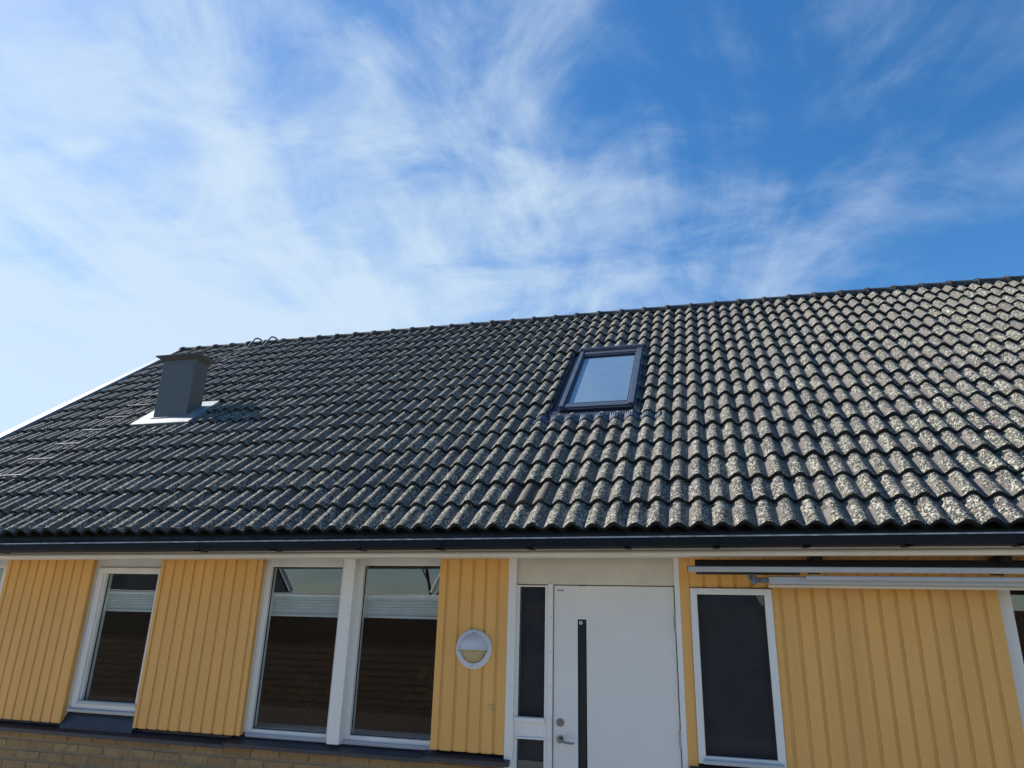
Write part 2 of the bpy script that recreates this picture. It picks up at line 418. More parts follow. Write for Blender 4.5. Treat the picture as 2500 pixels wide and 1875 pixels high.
tclean = tile_mesh('roof_tile_clean', 'tile_clean')
ROT = Matrix((Vector((1, 0, 0)), UP, NO)).transposed().to_4x4()
cells = []
def infr(p):
    q = Vector(p)-Vector((0, 0, CAMZ)); z = q.dot(fwd)
    if z <= 0: return False
    x = F_PX*q.dot(r2)/z; y = F_PX*q.dot(u2)/z
    return abs(x) < 1290 and abs(y) < 990
rj = random.Random(3)
for c in range(NCOL):
    x0 = X_ROOF0+.3*c
    for r_ in range(NROW):
        if 24 <= c <= 26 and 6 <= r_ <= 11: continue              # skylight opening (-1.517 .. -0.617)
        if -6.93 < x0 < -6.1 and 7 <= r_ <= 8: continue             # chimney flashing
        p = R(x0+rj.uniform(-.0025, .0025), r_*G+rj.uniform(-.004, .004), rj.uniform(-.002, .004))
        ctr = R(x0+.15, r_*G+.17, .03)
        cells.append(((ctr-Vector((0, 0, CAMZ))).length + (0 if infr(ctr) else 1000), c, r_, p, rj.uniform(-.009, .009), rj.uniform(-.012, .012)))
cells.sort()
stuff = MB(); stuffc = []
for k, (dist, c, r_, p, az, ax) in enumerate(cells):
    mw = Matrix.Translation(p) @ ROT @ Matrix.Rotation(az, 4, 'Z') @ Matrix.Rotation(ax*.6, 4, 'X')
    clean = (c == 24 and r_ == 1)
    if k < 300 or clean:
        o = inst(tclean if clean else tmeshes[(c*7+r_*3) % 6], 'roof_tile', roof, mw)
        if clean: o['label'] = 'smooth brown replacement tile free of lichen'
    else:
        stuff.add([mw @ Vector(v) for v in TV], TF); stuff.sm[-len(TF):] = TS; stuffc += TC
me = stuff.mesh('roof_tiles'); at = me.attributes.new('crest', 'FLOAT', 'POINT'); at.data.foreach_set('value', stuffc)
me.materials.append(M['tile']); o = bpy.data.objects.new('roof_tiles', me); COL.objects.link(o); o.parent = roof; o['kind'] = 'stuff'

# cushions of moss caught in the channels under the lips
ms = MB(); rm_ = random.Random(12)
for k in range(170):
    c = rm_.randrange(6, 44); r_ = rm_.choice([16, 16, 16, 15, 14, rm_.randrange(1, 16), rm_.randrange(1, 16)])
    if 23 <= c <= 27 and 5 <= r_ <= 11: continue
    xx = X_ROOF0+.3*c+rm_.choice([.047, .197])+rm_.uniform(-.02, .02); ss = r_*G - rm_.uniform(.005, .035); rad = rm_.uniform(.008, .022)
    base = R(xx, ss, .012+.012); n_ = 7; ring = []
    for j in range(n_):
        a = 2*math.pi*j/n_; q_ = rad*rm_.uniform(.7, 1.3); ring.append(base+Vector((q_*1.5*math.cos(a), 0, 0))+UP*(q_*.8*math.sin(a))-NO*.012)
    up_ = [base+(p_-base)*.6+NO*rad*rm_.uniform(.35, .6) for p_ in ring]; top_ = base+NO*rad*.75
    ms.add(ring+up_+[top_], [(j, (j+1) % n_, n_+(j+1) % n_, n_+j) for j in range(n_)]+[(n_+j, n_+(j+1) % n_, 2*n_) for j in range(n_)], True)
M['moss'] = paint('olive_moss', (.055, .055, .022), .95, .4, 60, .6, 200)
ms.obj('moss', 'moss', roof, kind='stuff')

# ridge caps: half-round with a raised collar at one end
def cap_mesh():
    vs = []; fs = []; ns = 12
    prf = [(0, .098), (.012, .111), (.05, .111), (.064, .097), (.345, .091)]
    for x, r_ in prf:
        for i in range(ns+1):
            a = math.pi*(-.08+1.16*i/ns); vs.append((x, r_*1.15*math.cos(a), r_*.95*math.sin(a)))
    for j in range(len(prf)-1):
        for i in range(ns): fs.append((j*(ns+1)+i, j*(ns+1)+i+1, (j+1)*(ns+1)+i+1, (j+1)*(ns+1)+i))
    fs.append(tuple(range(ns+1)))
    me = bpy.data.meshes.new('ridge_cap'); me.from_pydata(vs, [], fs); me.polygons.foreach_set('use_smooth', [True]*len(fs))
    me.materials.append(M['cap']); return me
cm = cap_mesh(); x = -1.716-.3345*21; k = 0
while x < X_ROOF1-.05:
    if x > X_ROOF0-.15:
        inst(cm, 'ridge_cap', roof, Matrix.Translation((x-.03, YR, ZR-.0+rj.uniform(-.003, .003))) @ Matrix.Rotation(rj.uniform(-.012, .012), 4, 'Z')); k += 1
    x += .3345
# verge trim on the left gable (front slope) with a joint sleeve, and bargeboard
v = MB(); xv0, xv1 = X_ROOF0-.15, X_ROOF0+.006
tf = lambda x, s_, n: R(x, s_, n)
v.bev(xv0+.02, xv1, -.02, RIDGE_S+.06, .045, .092, .006, tf)
v.bev(xv0-.004, xv0+.02, -.02, RIDGE_S+.02, -.16, .045, .003, tf)
vt = v.obj('verge_trim', 'verge', roof)
j = MB(); j.bev(xv0+.016, xv1+.003, 3.32, 3.40, .04, .095, .003, tf); j.obj('trim_joint', 'verge', roof)
v = MB(); v.box(xv0, xv1, YR+.06, YB, 0, .05, lambda x, y, z: Vector((x, y, ZR-(y-YR)*math.tan(SL)+z+.03))); v.obj('verge_trim', 'verge', roof)

# gutter: box-shaped, front lip painted pale as its lit edge
gy0, gy1 = D-.135, D-.015
zt, zb = 2.371, 2.303
gt = MB(); th = .004
gp = [(gy0, zt), (gy0, zb+.012), (gy0+.012, zb), (gy1-.02, zb), (gy1, zb+.02), (gy1, zt+.01), (gy1-th, zt+.01), (gy1-th, zb+.02), (gy1-.022, zb+th), (gy0+.014, zb+th), (gy0+th, zb+.014), (gy0+th, zt)]
gt.prof_x(gp, X_ROOF0-.05, X_ROOF1+.02, gz, True, False, 16)
gutter = gt.obj('gutter', 'gutter', house)
rm = MB(); rm.prof_x([(gy0-.006, zt-.004), (gy0-.006, zt+.004), (gy0+.006, zt+.006), (gy0+.006, zt-.002)], X_ROOF0-.05, X_ROOF1+.02, gz, True, False, 16)
rm.obj('gutter_rim', 'gutterrim', gutter)
for i, xj in enumerate([-6.15, -4.05, -3.35, -2.60, -1.95, -1.25, -.55, .05, .62, 1.22, 1.85, 2.6, 3.4, 4.3]):
    jb = MB(); jz = gz(xj)
    jb.box(xj-.022, xj+.022, gy0-.004, gy0+.02, zb-.004+jz, zt-.012+jz); jb.box(xj-.022, xj+.022, gy0-.004, gy1, zb-.004+jz, zb+.004+jz); jb.obj('gutter_bracket', 'gutter', gutter)
# fascia board, rounded moulding and soffit
f = MB()
f.prof_x([(D+.0, 2.36), (D-.0, 2.295), (D+.022, 2.295), (D+.022, 2.36)], XL-.3, XR+.3, gz)
f.obj('fascia', 'cream', house)
f = MB(); pts = [(D+.02, 2.300)]
for k in range(9):
    a = math.pi*(.5-k/8); pts.append((D+.016-.026*math.cos(a)*1.0, 2.277+.024*math.sin(a)))
pts += [(D+.033, 2.254), (D+.033, 2.300)]
f.prof_x(pts, XL-.3, XR+.3, lambda x: gz(x)*.9, True, False, 8); f.obj('eave_moulding', 'cream', house)
f = MB()
for k in range(3):
    y0 = D+.034+k*.145
    f.bev(XL-.3, XR+.3, y0, y0+.139 if k < 2 else YW-.014, 2.281, 2.301, .003, lambda x, y, z: Vector((x, y, z+gz(x)*.9)))
f.obj('soffit', 'cream', house)

# plain shell walls (sides and back), floor, ceiling and interior
sh = MB()
sh.box(XL, XL+.2, YW+.05, YB-.45, 0, 2.5); sh.box(XR-.2, XR, YW+.05, YB-.45, 0, 2.5); sh.box(XL, XR, YB-.65, YB-.45, 0, 2.5)
for xx in (XL, XR-.2):
    zz = lambda y: HE + (min(y, 2*YR-y)-D)*math.tan(SL) - .09
    a = [(xx, YW+.05, 2.5), (xx, YR, zz(YR)), (xx, YB-.45, 2.5)]; b_ = [(p[0]+.2, p[1], p[2]) for p in a]
    sh.add(a+b_, [(0, 1, 2), (5, 4, 3), (0, 3, 4, 1), (1, 4, 5, 2), (2, 5, 3, 0)])
sh.obj('outer_wall', 'wallgrey', house)
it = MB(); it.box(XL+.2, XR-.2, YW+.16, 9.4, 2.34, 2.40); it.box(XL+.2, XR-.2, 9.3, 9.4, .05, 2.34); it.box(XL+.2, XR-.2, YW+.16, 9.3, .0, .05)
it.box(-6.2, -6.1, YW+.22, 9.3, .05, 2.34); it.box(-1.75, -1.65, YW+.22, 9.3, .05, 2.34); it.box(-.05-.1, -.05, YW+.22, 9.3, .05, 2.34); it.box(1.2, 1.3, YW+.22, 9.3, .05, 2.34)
it.obj('interior_wall', 'room', house)

# cladding: grooved vertical boards on a recessed backing
ZCB, ZCT = .857, 2.30
def cladding(x0, x1, z0, z1, seams, name='cladding_panel'):
    b = MB(); b.box(x0+.002, x1-.002, YW+.0075, YW+.05, z0+.004, z1); bk = b.obj(name, 'yellow_back', house)
    ed = [x0-.011]+list(seams)+[x1+.011]
    for i in range(len(ed)-1):
        a, c = ed[i]+.011, ed[i+1]-.011
        if c-a < .012: continue
        q = MB(); jy = rj.uniform(-.001, .001)
        q.bev(a, c, YW+jy, YW+.0072, z0+rj.uniform(-.001, .001), z1, .0025); q.obj('cladding_board', 'yellow', bk)
    return bk
cladding(-6.669, -5.643, ZCB-.012, ZCT, [-5.643-.108*i for i in range(1, 10)][::-1])
cladding(-4.870, -3.810, ZCB-.006, ZCT, [-4.827, -4.722, -4.615, -4.506, -4.400, -4.290, -4.181, -4.073, -3.966, -3.858])
cladding(-2.142, -1.556, ZCB, ZCT, [-2.074, -1.960, -1.849, -1.744, -1.640])
cladding(-.228, -.158, ZCB, ZCT, [])
cladding(-.157, .417, 2.068, ZCT, [-.05, .06, .17, .28, .385])
cladding(.418, 1.856, ZCB, ZCT, [.474+.1075*i for i in range(13)])
cladding(1.857, 2.9, 2.13, ZCT, [1.90, 2.01, 2.12, 2.23, 2.34, 2.45, 2.56, 2.67, 2.78])
cladding(2.9, XR, ZCB, ZCT, [2.95+.1075*i for i in range(34)])
cladding(XL, -7.75, ZCB-.012, ZCT, [-8.42, -8.31, -8.20, -8.09, -7.98, -7.87])
# white reveal boards beside the panels, and structural wall behind
for x0, x1, z0, z1 in [(-6.668, -5.643, .875, 2.30), (-4.870, -3.812, .875, 2.30), (-2.140, -1.60, .875, 2.30), (.43, 1.856, .90, 2.30), (2.9, XR-.01, .875, 2.30), (XL, -7.75, .875, 2.30), (-.222, .429, 2.08, 2.30), (1.858, 2.898, 2.14, 2.30), (-.222, .429, .0, .896)]:
    q = MB(); q.box(x0+.004, x1-.004, YW+.051, YW+.20, z0, z1); q.obj('wall_core', 'white', house)

# brick base wall under the sills
bw = MB(); bw.box(XL, -1.535, YW+.005, YW+.20, 0, .805); bw.box(-.22, XR, YW+.005, YW+.20, 0, .835)
bwall = bw.obj('brick_wall', 'mortar', house)
bm_ = MB(); bm_.bev(0, .250, 0, .05, 0, .062, .004); bme = bm_.mesh('brick'); bme.materials.append(M['brick'])
bh = MB(); bh.bev(0, .118, 0, .05, 0, .062, .004); bhe = bh.mesh('brick_half'); bhe.materials.append(M['brick'])
rest = MB()
for ci in range(10):
    z = .708-.0815*ci
    off = 0 if ci % 2 == 0 else .1315
    x = -8.4+off
    if off: inst(bhe, 'brick', bwall, Matrix.Translation((x-.1315, YW-.002, z)))
    while x < -1.58:
        me_, ln = (bme, .25)
        if x+.25 > -1.55:
            me_, ln = bhe, .118
            if x+.118 > -1.545: break
        p = (x+rj.uniform(-.002, .002), YW-.002+rj.uniform(-.003, .003), z+rj.uniform(-.001, .001))
        if z > .35 and x > -6.9: inst(me_, 'brick', bwall, Matrix.Translation(p))
        else: rest.bev(p[0], p[0]+ln, p[1], p[1]+.05, p[2], p[2]+.062, .004)
        x += .2625
    x = -.215+off*.5
    while x+.25 < XR:
        rest.bev(x, x+.25, YW-.002, YW+.04, z, z+.062, .004); x += .2625
rest.obj('bricks', 'brick', bwall, kind='stuff')

# steel sills in lapped lengths
def sill(x0, x1, zf, ends=False):
    s_ = MB(); yb, yf = YW+.16, YW-.055; zbk = zf+.058
    pr = [(yf-.001, zf+.001), (YW+.058, zf+.034), (YW+.058, max(.840, zf+.036)), (YW+.064, max(.840, zf+.036)), (YW+.064, zf+.026), (yf+.006, zf-.005), (yf+.006, zf-.026), (yf, zf-.028)]
    s_.prof_x(pr, x0, x1)
    if ends:
        s_.add([(x1, yb, zbk), (x1, yf, zf), (x1, yf, zf-.027), (x1, yb, zbk-.05), (x1+.004, yb, zbk), (x1+.004, yf, zf), (x1+.004, yf, zf-.027), (x1+.004, yb, zbk-.05)],
               [(0, 1, 2, 3), (7, 6, 5, 4), (0, 4, 5, 1), (1, 5, 6, 2), (2, 6, 7, 3)])
    return s_.obj('window_sill', 'sill', house)
sill(XL, -3.90, .786); sill(-3.915, -2.17, .800); sill(-2.185, -1.512, .815, True); sill(-.218, .43, .862)
for xj, zz in ((-3.915, .800), (-2.185, .815)):
    q = MB(); q.add([(xj, YW-.058, zz-.028), (xj, YW-.058, zz+.006), (xj, YW+.10, zz+.052), (xj, YW+.10, zz+.030), (xj+.006, YW-.058, zz-.028), (xj+.006, YW-.058, zz+.006), (xj+.006, YW+.10, zz+.052), (xj+.006, YW+.10, zz+.030)],
                    [(0, 1, 2, 3), (7, 6, 5, 4), (0, 4, 5, 1), (1, 5, 6, 2)]); q.obj('sill_joint', 'sill', house)

# ------------------------------------------------------------------ windows
YG = YW+.105
def frame_box(mb, x0, x1, z0, z1, y0, y1, wl_, wr, wt, wb):
    mb.bev(x0, x0+wl_, y0, y1, z0, z1, .003); mb.bev(x1-wr, x1, y0, y1, z0, z1, .003)
    mb.bev(x0+wl_, x1-wr, y0+.001, y1, z1-wt, z1, .003); mb.bev(x0+wl_, x1-wr, y0+.001, y1, z0, z0+wb, .003)
def window(x0, x1, z0, z1, gx0, gx1, gz0, gz1, name='window', blind=None, glass='glass', y=YG, mat='white'):
    fr = MB()
    frame_box(fr, x0, x1, z0, z1, y-.035, y+.05, gx0-x0, x1-gx1, z1-gz1, gz0-z0)
    wn = fr.obj(name, mat, house)
    gk = MB(); frame_box(gk, gx0-.001, gx1+.001, gz0-.001, gz1+.001, y-.002, y+.012, .007, .007, .006, .006); gk.obj('gasket', 'rubber', wn)
    for n_, yy in ((0, y+.006),):
        p = MB(); p.add([(gx0+.001, yy, gz0), (gx1-.001, yy, gz0), (gx1-.001, yy, gz1), (gx0+.001, yy, gz1)], [(0, 1, 2, 3)]); p.obj('pane', glass, wn)
    if blind:
        zb_, zt_ = blind; b = MB(); n = 7; h = (zt_-zb_)/n
        pr = []
        for k in range(n*4+1):
            pr.append((y+.050-.005*abs(math.sin(math.pi*k/4)), zt_-h*k/4))
        pr2 = [(a+.02, c) for a, c in pr][::-1]
        b.prof_x(pr+pr2, gx0-.03, gx1+.03, lambda x: .004*math.sin(x*5)); bo = b.obj('blind', 'blind', wn)
        r_ = MB(); r_.bev(gx0-.03, gx1+.03, y+.036, y+.060, zb_-.022, zb_, .004); r_.obj('blind_rail', 'lampw', wn)
    return wn
# w0: left edge of the picture
w0 = window(-7.745, -6.66, .87, 2.300, -7.69, -6.792, .93, 2.177, blind=(1.80, 1.97))
# w1: casement
w1 = window(-5.690, -4.86, .932, 2.300, -5.535, -4.93, 1.030, 2.136, blind=(1.82, 1.98))
s1 = MB(); yq = YG-.058
s1.bev(-5.615, -4.88, yq, YG-.0365, .965, 2.19, .004)
s1 = MB(); frame_box(s1, -5.613, -4.885, .966, 2.188, YG-.056, YG-.0355, .062, .045, .048, .058); s1.obj('sash', 'white', w1)
q = MB(); q.bev(-5.63, -4.875, YG-.085, YG-.0565, .945, .964, .003); q.obj('drip_rail', 'alu', w1)
q = MB(); q.box(-5.545, -4.9, YG-.075, YG-.0565, 1.008, 1.030); q.obj('glazing_bead', 'alu', w1)
q = MB(); q.box(-5.6165, -5.6135, YG-.046, YG-.040, 1.52, 2.02); q.box(-5.640, -5.6295, YW+.095, YW+.102, 1.50, 1.99); q.obj('vent_slot', 'dark', w1)
# w2 / w3 pair with boxed mullion
w2 = window(-3.812, -3.00, .848, 2.300, -3.760, -3.064, .900, 2.207, blind=(1.815, 1.985))
w3 = window(-2.99, -2.12, .852, 2.300, -2.862, -2.16, .905, 2.222, blind=(1.82, 1.99))
for w_, a, b in ((w2, -3.790, -3.02), (w3, -2.905, -2.15)):
    q = MB(); q.bev(a, b, YG-.06, YG-.036, .842, .868, .003); q.obj('drip_rail', 'alu', w_)
q = MB(); q.bev(-3.012, -2.905, YW-.012, YG-.036, .842, 2.300, .004); q.obj('mullion_box', 'white', house)
# w4 dark glass window right of the door
w4 = window(-.156, .416, .900, 2.064, -.107, .364, .948, 2.020, glass='darkglass', y=YW+.018)
q = MB(); q.bev(-.125, .40, YW-.045, YW-.018, .900, .925, .003); q.obj('drip_rail', 'alu', w4)
q = MB(); q.box(-.12, .38, YW+.05, YW+.0502, .93, 2.03); q.obj('privacy_film', 'film', w4)
# w6: right edge of the picture
w6 = window(1.858, 2.88, .86, 2.13, 1.953, 2.78, .93, 2.085, blind=None)
q = MB(); q.box(1.8565, 1.8585, YW+.055, YW+.069, 1.52, 2.10); q.box(1.859, 1.866, YG-.043, YG-.0355, 1.5, 2.1); q.obj('vent_slot', 'dark', w6)

q = MB(); q.prof_x([(YG+.05, .945), (YG-.036, .930), (YG-.045, .915), (YW+.004, .822), (YW+.004, .79), (YG+.05, .79)], -5.642, -4.872); q.obj('window_sill', 'sill', house)
# ------------------------------------------------------------------ entrance: frame, sidelight, top board, door
YD = YW+.03
ef = MB()
ef.bev(-1.556, -1.490, YD-.035, YD+.10, .03, 2.300, .004)
ef.bev(-1.540, -1.466, YD-.008, YD+.08, .03, 2.075, .003)
ef.bev(-1.262, -1.237, YD-.006, YD+.08, .03, 2.075, .003)
ef.bev(-1.236, -1.198, YD-.020, YD+.08, .03, 2.088, .004)
ef.bev(-.268, -.228, YD-.035, YD+.10, .03, 2.300, .004)
ef.box(-1.466, -1.262, YD-.003, YD+.08, .975, 1.121); ef.box(-1.466, -1.262, YD-.003, YD+.08, .03, .18)
frame = ef.obj('entrance_frame', 'white', house)
q = MB(); q.bev(-1.490, -.268, YD-.006, YD+.08, 2.080, 2.300, .003); q.obj('top_board', 'cream', frame)
q = MB(); q.bev(-1.488, -1.255, YD-.030, YD-.002, 1.090, 1.118, .003); q.bev(-1.478, -1.255, YD-.016, YD-.002, .972, .986, .003); q.bev(-1.482, -1.25, YD-.014, YD-.002, 2.060, 2.072, .003); q.obj('sidelight_bead', 'white', frame)
for z0, z1 in ((1.121, 2.060), (.18, .975)):
    q = MB(); q.add([(-1.466, YD+.016, z0), (-1.262, YD+.016, z0), (-1.262, YD+.016, z1), (-1.466, YD+.016, z1)], [(0, 1, 2, 3)]); q.obj('sidelight_pane', 'darkglass', frame)
    q = MB(); q.box(-1.475, -1.255, YD+.05, YD+.0502, z0-.005, z1+.005); q.obj('privacy_film', 'film', frame)
    q = MB(); frame_box(q, -1.4665, -1.2615, z0-.0005, z1+.0005, YD+.010, YD+.024, .005, .005, .005, .005); q.obj('gasket', 'rubber', frame)
sc = MB()
for x, z in [(-1.475, 2.245), (-1.395, 2.092), (-.83+.0, 2.098), (-.50, 2.10), (-1.47, 2.088), (-1.21, 1.84), (-1.213, 1.58), (-1.213, 1.34), (-1.213, 1.12), (-1.215, .98), (-.25, 2.0), (-.243, 1.30), (-1.52, 1.82), (-1.52, 1.33), (-.285, 2.09)]:
    sc.disc((x, z), .0035, .003, YD-.004 if z > 2.08 else YD-.033 if x > -.3 else YD-.022 if x > -1.3 else YD-.0365, YD-.0065 if z > 2.08 else YD-.037 if x > -.3 else YD-.0235 if x > -1.3 else YD-.0375, 8)
sc.obj('screw_heads', 'galv', frame, kind='stuff')
# door leaf with rounded strip window
lf = MB(); x0, x1, z0, z1 = -1.192, -.276, .05, 2.073; sx0, sx1, sz0, sz1 = -1.003, -.941, .30, 1.823
yf = YD; 
lf.bev(x0, sx0, yf, yf+.06, z0, z1, .003); lf.bev(sx1, x1, yf, yf+.06, z0, z1, .003)
lf.box(sx0-.001, sx1+.001, yf+.0003, yf+.06, z0+.003, sz0); lf.box(sx0-.003, sx1+.003, yf+.0003, yf+.06, sz1, z1-.003)
for sx, cx_ in ((sx0, 1), (sx1, -1)):           # round the top corners of the slot
    n = 5; r_ = .012; vs = [(sx-.0005*cx_, yf+.0004, sz1+.0005)]
    for k in range(n+1):
        a = math.pi/2*k/n; vs.append((sx+cx_*(r_-r_*math.cos(a)), yf+.0004, sz1-r_+r_*math.sin(a)))
    lf.add(vs+[(a, b+.03, c) for a, b, c in vs], [tuple(range(n+2)), tuple(range(n+2, 2*n+4))]+[(k, k+1, n+3+k, n+2+k) for k in range(n+1)])
door = lf.obj('front_door', 'door', house)
q = MB(); frame_box(q, sx0-.002, sx1+.002, sz0, sz1+.0015, yf-.003, yf+.012, .0055, .0055, .0055, .0055); q.obj('strip_window_trim', 'dark', door)
q = MB(); q.box(sx0, sx1, yf+.006, yf+.012, sz0, sz1); q.obj('strip_window_pane', 'rubber', door)
M['rubberglass'] = paint('black_strip_glass', (.003, .004, .006), .15, .05, 9, 0, spec=.15); door.children[-1].data.materials[0] = M['rubberglass']
q = MB(); q.disc((-.983, 1.799), .0135, .0135, yf+.0055, yf+.0045, 20); st = q.obj('round_sticker', 'lampw', door)
q = MB()
for dz, hw in ((.0045, .006), (0, .008), (-.0045, .006)): q.box(-.983-hw, -.983+hw, yf+.0036, yf+.0044, 1.799+dz-.0012, 1.799+dz+.0012)
q.obj('sticker_print', 'label', st.parent)
q = MB(); q.box(-1.166, -1.112, yf-.002, yf-.0003, 2.030, 2.042); q.obj('maker_plate', 'label', door)
q = MB()
for k in range(6): q.box(-1.162+k*.0082, -1.1575+k*.0082, yf-.0026, yf-.0021, 2.033, 2.039)
q.obj('maker_plate_print', 'lampw', door)
q = MB(); q.disc((-1.139, 1.096), .029, .027, yf, yf-.010, 28); lk = q.obj('lock', 'steel', door)
q = MB(); q.disc((-1.139, 1.096), .016, .015, yf-.010, yf-.016, 20); q.box(-1.1405, -1.1375, yf-.0175, yf-.0161, 1.088, 1.104); q.obj('lock_cylinder', 'galv', door)
q = MB(); q.disc((-1.139, .984), .027, .025, yf, yf-.009, 28); q.disc((-1.139, .984), .011, .010, yf-.009, yf-.045, 16)
q.tube([(-1.139, yf-.045, .984), (-1.130, yf-.056, .983), (-1.11, yf-.060, .979), (-1.08, yf-.060, .972), (-1.045, yf-.055, .969), (-1.022, yf-.050, .971)], [.010, .010, .009, .0085, .008, .005], 10)
q.obj('door_handle', 'steel', door)
for z0, z1 in ((1.752, 1.872), (.983, 1.099), (.20, .32)):
    q = MB(); q.tube([(-.272, yf-.012, z0), (-.272, yf-.012, z1)], .0075, 10); q.box(-.285, -.2715, yf-.006, yf-.0008, z0+.008, z1-.008); zm = (z0+z1)/2
    q.tube([(-.272, yf-.012, zm-.002), (-.272, yf-.012, zm+.002)], .0085, 10); q.obj('hinge', 'hinge', door)
q = MB(); q.box(-1.198, -.268, YD+.062, YD+.08, .03, 2.08); q.obj('door_rebate', 'rubber', frame)
q = MB(); q.bev(-1.70, -.10, YW-.75, YW+.06, 0, .14, .01); q.obj('door_step', 'paving', house)

# ------------------------------------------------------------------ chimney
YC = 7.148; chx0, chx1, chd = -6.702, -6.208, .25
c = MB(); c.bev(chx0, chx1, YC, YC+chd, 3.9, 4.933, .004)
chim = c.obj('chimney', 'chim', house)
c = MB(); zt_ = 4.931; ox = .075
lo = [(chx0-.006, YC-.006, zt_-.02), (chx1+.006, YC-.006, zt_-.02), (chx1+.006, YC+chd+.006, zt_-.02), (chx0-.006, YC+chd+.006, zt_-.02)]
mi = [(chx0-ox, YC-ox, zt_+.020), (chx1+ox, YC-ox, zt_+.020), (chx1+ox, YC+chd+ox, zt_+.020), (chx0-ox, YC+chd+ox, zt_+.020)]
hi = [(a, b, z+.014) for a, b, z in mi]; tp = [(chx0+.15, YC+chd/2, zt_+.045), (chx1-.15, YC+chd/2, zt_+.045)]
c.add(lo+mi+hi+tp, [(0, 1, 5, 4), (1, 2, 6, 5), (2, 3, 7, 6), (3, 0, 4, 7), (4, 5, 9, 8), (5, 6, 10, 9), (6, 7, 11, 10), (7, 4, 8, 11), (8, 9, 13, 12), (9, 10, 13), (10, 11, 12, 13), (11, 8, 12), (3, 2, 1, 0)])
c.obj('chimney_cap', 'chim', chim)
c = MB(); fx0, fx1 = -6.900, -6.045
c.bev(fx0, fx1, 2.43, 2.98, .074, .084, .002, tf)
c.bev(fx0, fx1, 2.422, 2.431, .030, .082, .001, tf); c.bev(fx1-.004, fx1+.004, 2.43, 3.06, .0, .082, .002, tf)
c.bev(fx0, fx1-.01, 2.98, 3.10, .050, .082, .002, tf)
c.tube([R(chx0-.01, 2.585, .086), R(chx1+.012, 2.585, .086), R(chx1+.012, 2.90, .086)], .010, 6)
c.obj('chimney_flashing', 'flash', chim)

# ------------------------------------------------------------------ skylight
s0 = MB(); hx0, hx1, hs0, hs1 = -1.406, -.640, 2.235, 4.085; HT = .100
gx0, gx1, gs0, gs1 = -1.338, -.722, 2.375, 3.880
s0.bev(hx0, gx0-.022, hs0, hs1-.05, .0, HT, .004, tf); s0.bev(gx1+.022, hx1, hs0, hs1-.05, .0, HT, .004, tf)
s0.bev(gx0-.022, gx1+.022, hs0-.001, gs0-.05, .0, HT-.016, .004, tf)
s0.bev(gx0-.022, gx1+.022, gs1+.04, hs1-.05, .0, HT-.010, .004, tf)
skl = s0.obj('skylight', 'skyl', house)
q = MB(); q.tube([R(hx0-.004, hs1-.03, HT-.004), R(hx1+.012, hs1-.03, HT-.004)], .034, 14); q.bev(hx0-.004, hx1+.012, hs1-.065, hs1+.015, .0, HT-.01, .003, tf); q.obj('top_hood', 'skyl', skl)
q = MB()
q.bev(gx0-.0215, gx0-.002, gs0-.046, gs1+.03, .0, HT-.018, .002, tf); q.bev(gx1+.002, gx1+.0215, gs0-.046, gs1+.03, .0, HT-.018, .002, tf)
q.bev(gx0-.002, gx1+.002, gs0-.047, gs0-.002, .0, HT-.026, .002, tf); q.bev(gx0-.002, gx1+.002, gs1+.002, gs1+.037, .0, HT-.020, .002, tf); q.obj('sash', 'skydark', skl)
q = MB(); q.add([tf(gx0-.001, gs0-.001, HT-.042), tf(gx1+.001, gs0-.001, HT-.042), tf(gx1+.001, gs1+.001, HT-.042), tf(gx0-.001, gs1+.001, HT-.042)], [(0, 1, 2, 3)]); q.obj('pane', 'skyglass', skl)
q = MB(); q.box(gx0+.0, gx1-.0, gs0, gs1, .048, .052, tf); q.obj('brightening_sheet', 'blind', skl)  # pale sheet added close under the pane to make the glass look bright
q = MB()
q.box(-1.500, hx0-.001, 2.10, 4.14, .004, .012, tf); q.box(-1.512, -1.500, 2.10, 4.14, .0, .050, tf)
q.box(hx1+.001, -.585, 2.10, 4.14, .018, .026, tf); q.bev(hx1+.001, hx1+.024, hs0, hs1-.02, .026, .075, .003, tf); q.box(-.590, -.582, 2.06, 4.14, .018, .060, tf)
q.box(-1.512, -.582, 2.085, hs0, .030, .040, tf); q.bev(hx0, hx1, hs0-.03, hs0-.001, .0, .070, .003, tf)
q.obj('side_flashing', 'skydark', skl)
# pleated apron that follows the tile waves
ap = MB(); vs = []; fs = []; N_ = 420; xa, xb = -1.665, -.375
def wave(x): 
    u = ((x - X_ROOF0) % .3); return prof(u) + lap(u)
for i in range(N_+1):
    x = xa+(xb-xa)*i/N_; pl = .0035*(1 if (i//4) % 2 else -1)
    inside = hx0-.08 < x < hx1+.05
    for s_, n_ in ((1.930, wave(x)+.023), (2.03, wave(x)*.92+.019), (2.112 if inside else 2.095, (.042 if inside else wave(x)*.9+.006))):
        vs.append(R(x, s_, n_+pl+.014))
for i in range(N_):
    for k in range(2): a = i*3+k; fs.append((a, a+3, a+4, a+1))
ap.add(vs, fs, False)
vs2 = [v_-NO*.006 for v_ in vs]; ap.add(vs2, [f_[::-1] for f_ in fs], False)
M['apron'] = paint('pleated_lead_apron', (.10, .115, .14), .5, .15, 30, .01, 60, metal=.3)
ap.obj('pleated_apron', 'apron', skl)

